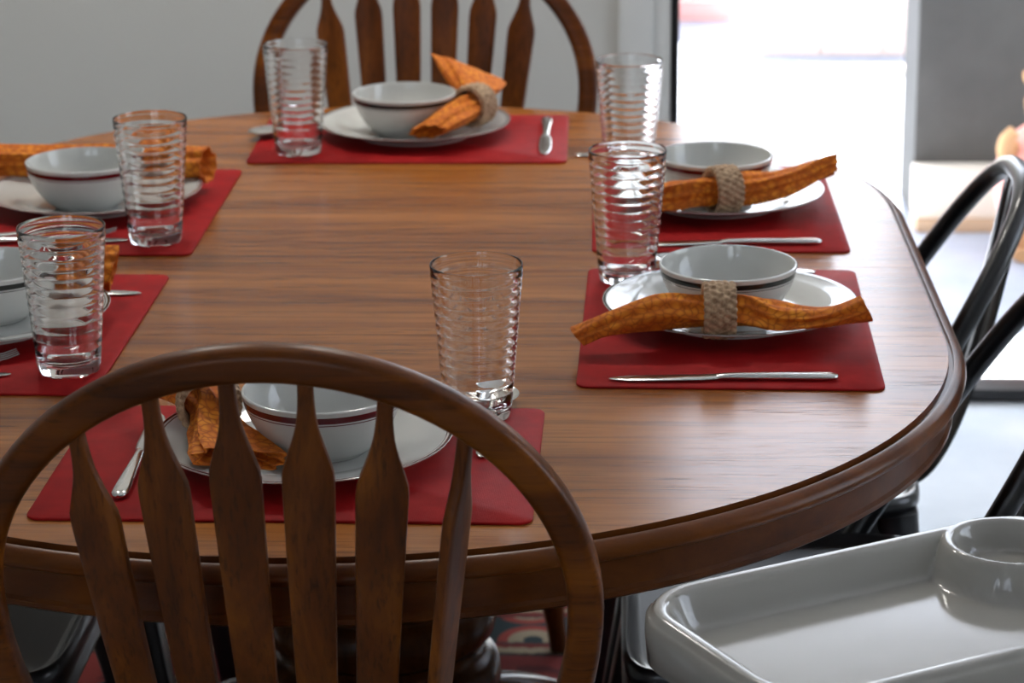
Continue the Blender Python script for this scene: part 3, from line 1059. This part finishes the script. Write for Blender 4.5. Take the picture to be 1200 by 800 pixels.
napkin('crumpled orange floral napkin left of the bowl at the near table end',
       [(-0.140, -0.548, 0.800, 0.034, 0.012, -0.3), (-0.124, -0.576, 0.800, 0.032, 0.016, -0.2), (-0.104, -0.612, 0.798, 0.021, 0.018, 0.0), (-0.087, -0.645, 0.796, 0.016, 0.015, 0.0), (-0.080, -0.672, 0.789, 0.021, 0.013, 0.1),
        (-0.064, -0.705, 0.782, 0.034, 0.011, 0.15), (-0.046, -0.738, 0.779, 0.045, 0.010, 0.2)], 4, 5, 0.26)
napkin_ring((-0.087, -0.645, 0.8000), rad(-80), 0, 'round braided wicker napkin ring left of the bowl at the near table end')
napkin('crumpled orange floral napkin standing up right of the bowl at the far table end',
       [(0.026, 0.572, 0.782, 0.032, 0.010, 0.2), (0.046, 0.600, 0.790, 0.030, 0.015, 0.2), (0.072, 0.640, 0.797, 0.021, 0.018, 0.0), (0.086, 0.664, 0.800, 0.016, 0.016, 0.0), (0.090, 0.684, 0.804, 0.020, 0.016, 0.1),
        (0.086, 0.708, 0.814, 0.036, 0.010, -0.25), (0.078, 0.738, 0.826, 0.052, 0.007, -0.42), (0.072, 0.760, 0.834, 0.060, 0.005, -0.46)], 4, 9, 0.14)
napkin_ring((0.086, 0.665, 0.800), rad(58), 0, 'round braided wicker napkin ring right of the bowl at the far table end')
napkin('rolled orange floral napkin behind the bowl at the left rear',
       [(-0.545, 0.362, 0.790, 0.026, 0.020, 0.0), (-0.50, 0.362, 0.791, 0.026, 0.018, 0.2), (-0.44, 0.362, 0.790, 0.018, 0.017, 0.2), (-0.390, 0.362, 0.792, 0.016, 0.016, 0.2), (-0.34, 0.362, 0.790, 0.018, 0.017, 0.0), (-0.285, 0.356, 0.790, 0.024, 0.020, 0.0), (-0.240, 0.348, 0.788, 0.026, 0.022, 0.2)], 4, 12)
napkin('rolled orange floral napkin behind the bowl at the left front',
       [(-0.545, -0.160, 0.790, 0.026, 0.020, 0.0), (-0.50, -0.158, 0.791, 0.026, 0.018, 0.2), (-0.44, -0.155, 0.790, 0.018, 0.017, 0.2), (-0.400, -0.152, 0.790, 0.016, 0.016, 0.2), (-0.36, -0.150, 0.790, 0.018, 0.017, 0.0), (-0.310, -0.148, 0.789, 0.020, 0.020, 0.0), (-0.268, -0.146, 0.787, 0.020, 0.022, 0.2)], 4, 15)

# ------------------------------------------------------------------ high chair
U = Vector((0.861, 0.509, 0)); Vv = Vector((-0.509, 0.861, 0)); A0 = Vector((0.339, -0.895, 0))
hc_c = A0 + U * 0.150 - Vv * 0.122
hc = thing('high_chair', 'grey plastic high chair whose tray with a cup well faces the table corner', 'high chair', (hc_c.x, hc_c.y, 0), math.atan2(U.y, U.x) - rad(0.6))
AX, AY, RC, TZ = 0.212, 0.124, 0.066, 0.7310


def tray_sdf(x, y):
    qx, qy = abs(x) - AX + RC, abs(y) - AY + RC
    return -(math.hypot(max(qx, 0), max(qy, 0)) + min(max(qx, qy), 0) - RC)


def sst(e0, e1, x):
    t_ = min(1, max(0, (x - e0) / (e1 - e0)))
    return t_ * t_ * (3 - 2 * t_)


CUPX, CUPY, CUPR = 0.139, 0.066, 0.052


def tray_h(x, y):
    d_ = tray_sdf(x, y)
    depth = 0.030
    rim = -depth * sst(0.012, 0.036, d_) - 0.006 * (1 - sst(0.0, 0.006, d_))
    rho = math.hypot(x - CUPX, y - CUPY)
    if rho < CUPR:
        cup = -0.024 * (1 - sst(CUPR - 0.016, CUPR - 0.002, rho))
        return min(0, cup) if d_ > 0.004 else rim
    cup = -depth * sst(CUPR + 0.003, CUPR + 0.018, rho)
    return max(rim, cup)


nu, nv = 150, 100
V, F = [], []
for j in range(nv + 1):
    y = -AY * math.cos(pi * j / nv)
    y = lerp(y, -AY + 2 * AY * j / nv, 0.55)
    over = abs(y) - (AY - RC)
    hw = AX if over <= 0 else AX - RC + math.sqrt(max(0, RC * RC - over * over))
    for i in range(nu + 1):
        x = hw * (lerp(-math.cos(pi * i / nu), -1 + 2 * i / nu, 0.7))
        V.append((x, y, TZ + tray_h(x, y)))
for j in range(nv):
    for i in range(nu):
        a = j * (nu + 1) + i
        F.append((a, a + 1, a + nu + 2, a + nu + 1))
loop = [i for i in range(nu + 1)] + [(j + 1) * (nu + 1) - 1 for j in range(1, nv + 1)] + [nv * (nu + 1) + i for i in range(nu - 1, -1, -1)] + [j * (nu + 1) for j in range(nv - 1, 0, -1)]
prev = loop
for off, dz in ((0.0025, -0.008), (0.0032, -0.020), (0.001, -0.044), (-0.003, -0.046)):
    k0 = len(V)
    for i in loop:
        x, y, _ = V[i]
        L_ = math.hypot(x, y)
        V.append((x * (1 + off / L_), y * (1 + off / L_), TZ + dz))
    n = len(loop)
    for q in range(n):
        F.append((prev[q], prev[(q + 1) % n], k0 + (q + 1) % n, k0 + q))
    prev = list(range(k0, k0 + n))
F.append(tuple(prev))
obj('tray', (V, F), 'plastic', hc, 60)
# seat shell, arms and splayed legs behind the tray (towards the room)
rg = []
for f_, z in ((0.82, 0.50), (0.98, 0.505), (1.0, 0.52), (0.96, 0.535), (0.5, 0.53), (0.1, 0.528)):
    rg.append([(0.165 * f_ * math.copysign(abs(math.cos(t_)) ** 0.6, math.cos(t_)), -0.29 + 0.15 * f_ * math.copysign(abs(math.sin(t_)) ** 0.6, math.sin(t_)), z) for t_ in [2 * pi * k / 36 for k in range(36)]])
obj('seat', loft(rg), 'plastic', hc, 50)
bk = [(x, -0.42 - 0.10 * s_ + 0.06 * (abs(x) / 0.16) ** 2, 0.53 + 0.42 * s_) for s_ in [k / 10 for k in range(11)] for x in [-0.16 + 0.04 * q for q in range(9)]]
bk2 = [(x, y - 0.016, z) for x, y, z in bk]
FF = []
for j in range(10):
    for i in range(8):
        a = j * 9 + i
        FF.append((a, a + 1, a + 10, a + 9)); FF.append((a + 99, a + 108, a + 109, a + 100))
bd = [i for i in range(9)] + [j * 9 + 8 for j in range(1, 11)] + [90 + i for i in range(7, -1, -1)] + [j * 9 for j in range(9, 0, -1)]
for q in range(len(bd)):
    a, b = bd[q], bd[(q + 1) % len(bd)]
    FF.append((a, b, b + 99, a + 99))
obj('backrest', (bk + bk2, FF), 'plastic', hc, 50)
for sx in (-1, 1):
    pth = smoothpath([(sx * 0.165, -0.44, 0.60), (sx * 0.178, -0.34, 0.665), (sx * 0.170, -0.14, 0.672), (sx * 0.160, -0.02, 0.672)], 6)
    obj('arm', sweep(pth, rsec(0.014, 0.012, 3, 14)), 'plastic_dark', hc, 50)
    for sy in (-1, 1):
        a, b = Vector((sx * 0.13, -0.29 + sy * 0.12, 0.51)), Vector((sx * 0.20, -0.29 + sy * 0.22, 0.0))
        obj('leg', sweep([a.lerp(b, j / 6) for j in range(7)], rsec(0.014, 0.014, 2.5, 14), up=Vector((0, 1, 0))), 'plastic', hc)
obj('footrest', bbox(-0.12, 0.12, -0.125, -0.045, 0.24, 0.258, 0.006), 'plastic', hc)

# ------------------------------------------------------------------ plush toy on the patio
toy = thing('plush_toy', 'pink plush toy with tan paws standing by the charcoal wall outside', 'toy', (1.264, 2.88, GZ), rad(8))
obj('body', lathe([(0.001, 0.085), (0.08, 0.088), (0.112, 0.11), (0.118, 0.16), (0.110, 0.23), (0.080, 0.285), (0.04, 0.315), (0.001, 0.325)], 36), 'pink', toy, 60)
obj('head', lathe([(0.001, 0.30), (0.03, 0.305), (0.05, 0.33), (0.055, 0.36), (0.048, 0.395), (0.025, 0.417), (0.001, 0.421)], 32), 'tan', toy, 60)
for sx in (-1, 1):
    obj('ear', sweep(smoothpath([(sx * 0.03, 0, 0.40), (sx * 0.045, 0, 0.425), (sx * 0.05, 0, 0.44)], 4), [rsec(r, r * 0.5, 2, 12) for r in (0.016, 0.019, 0.021, 0.021, 0.021, 0.02, 0.018, 0.014, 0.006)], up=Vector((0, 1, 0))), 'tan', toy)
    obj('eye', lathe([(0.001, -0.006), (0.005, -0.003), (0.006, 0), (0.005, 0.003), (0.001, 0.006)], 12), 'eye', toy, loc=(sx * 0.02, -0.05, 0.37))
    ap = smoothpath([(sx * 0.075, -0.02, 0.262), (sx * 0.112, -0.05, 0.256), (sx * 0.116, -0.065, 0.290), (sx * 0.098, -0.07, 0.312)], 5)
    obj('arm', sweep(ap, [rsec(lerp(0.019, 0.015, j / 15), lerp(0.019, 0.015, j / 15), 2, 14) for j in range(16)], up=Vector((0, 1, 0.1))), 'tan', toy, 60)
    lp_ = smoothpath([(sx * 0.045, 0, 0.12), (sx * 0.052, -0.005, 0.05), (sx * 0.055, -0.02, 0.018), (sx * 0.056, -0.05, 0.017)], 5)
    obj('leg', sweep(lp_, [rsec(0.026, 0.0165, 2, 14)] * 16, up=Vector((0, 0.7, 0.7))), 'tan', toy, 60)
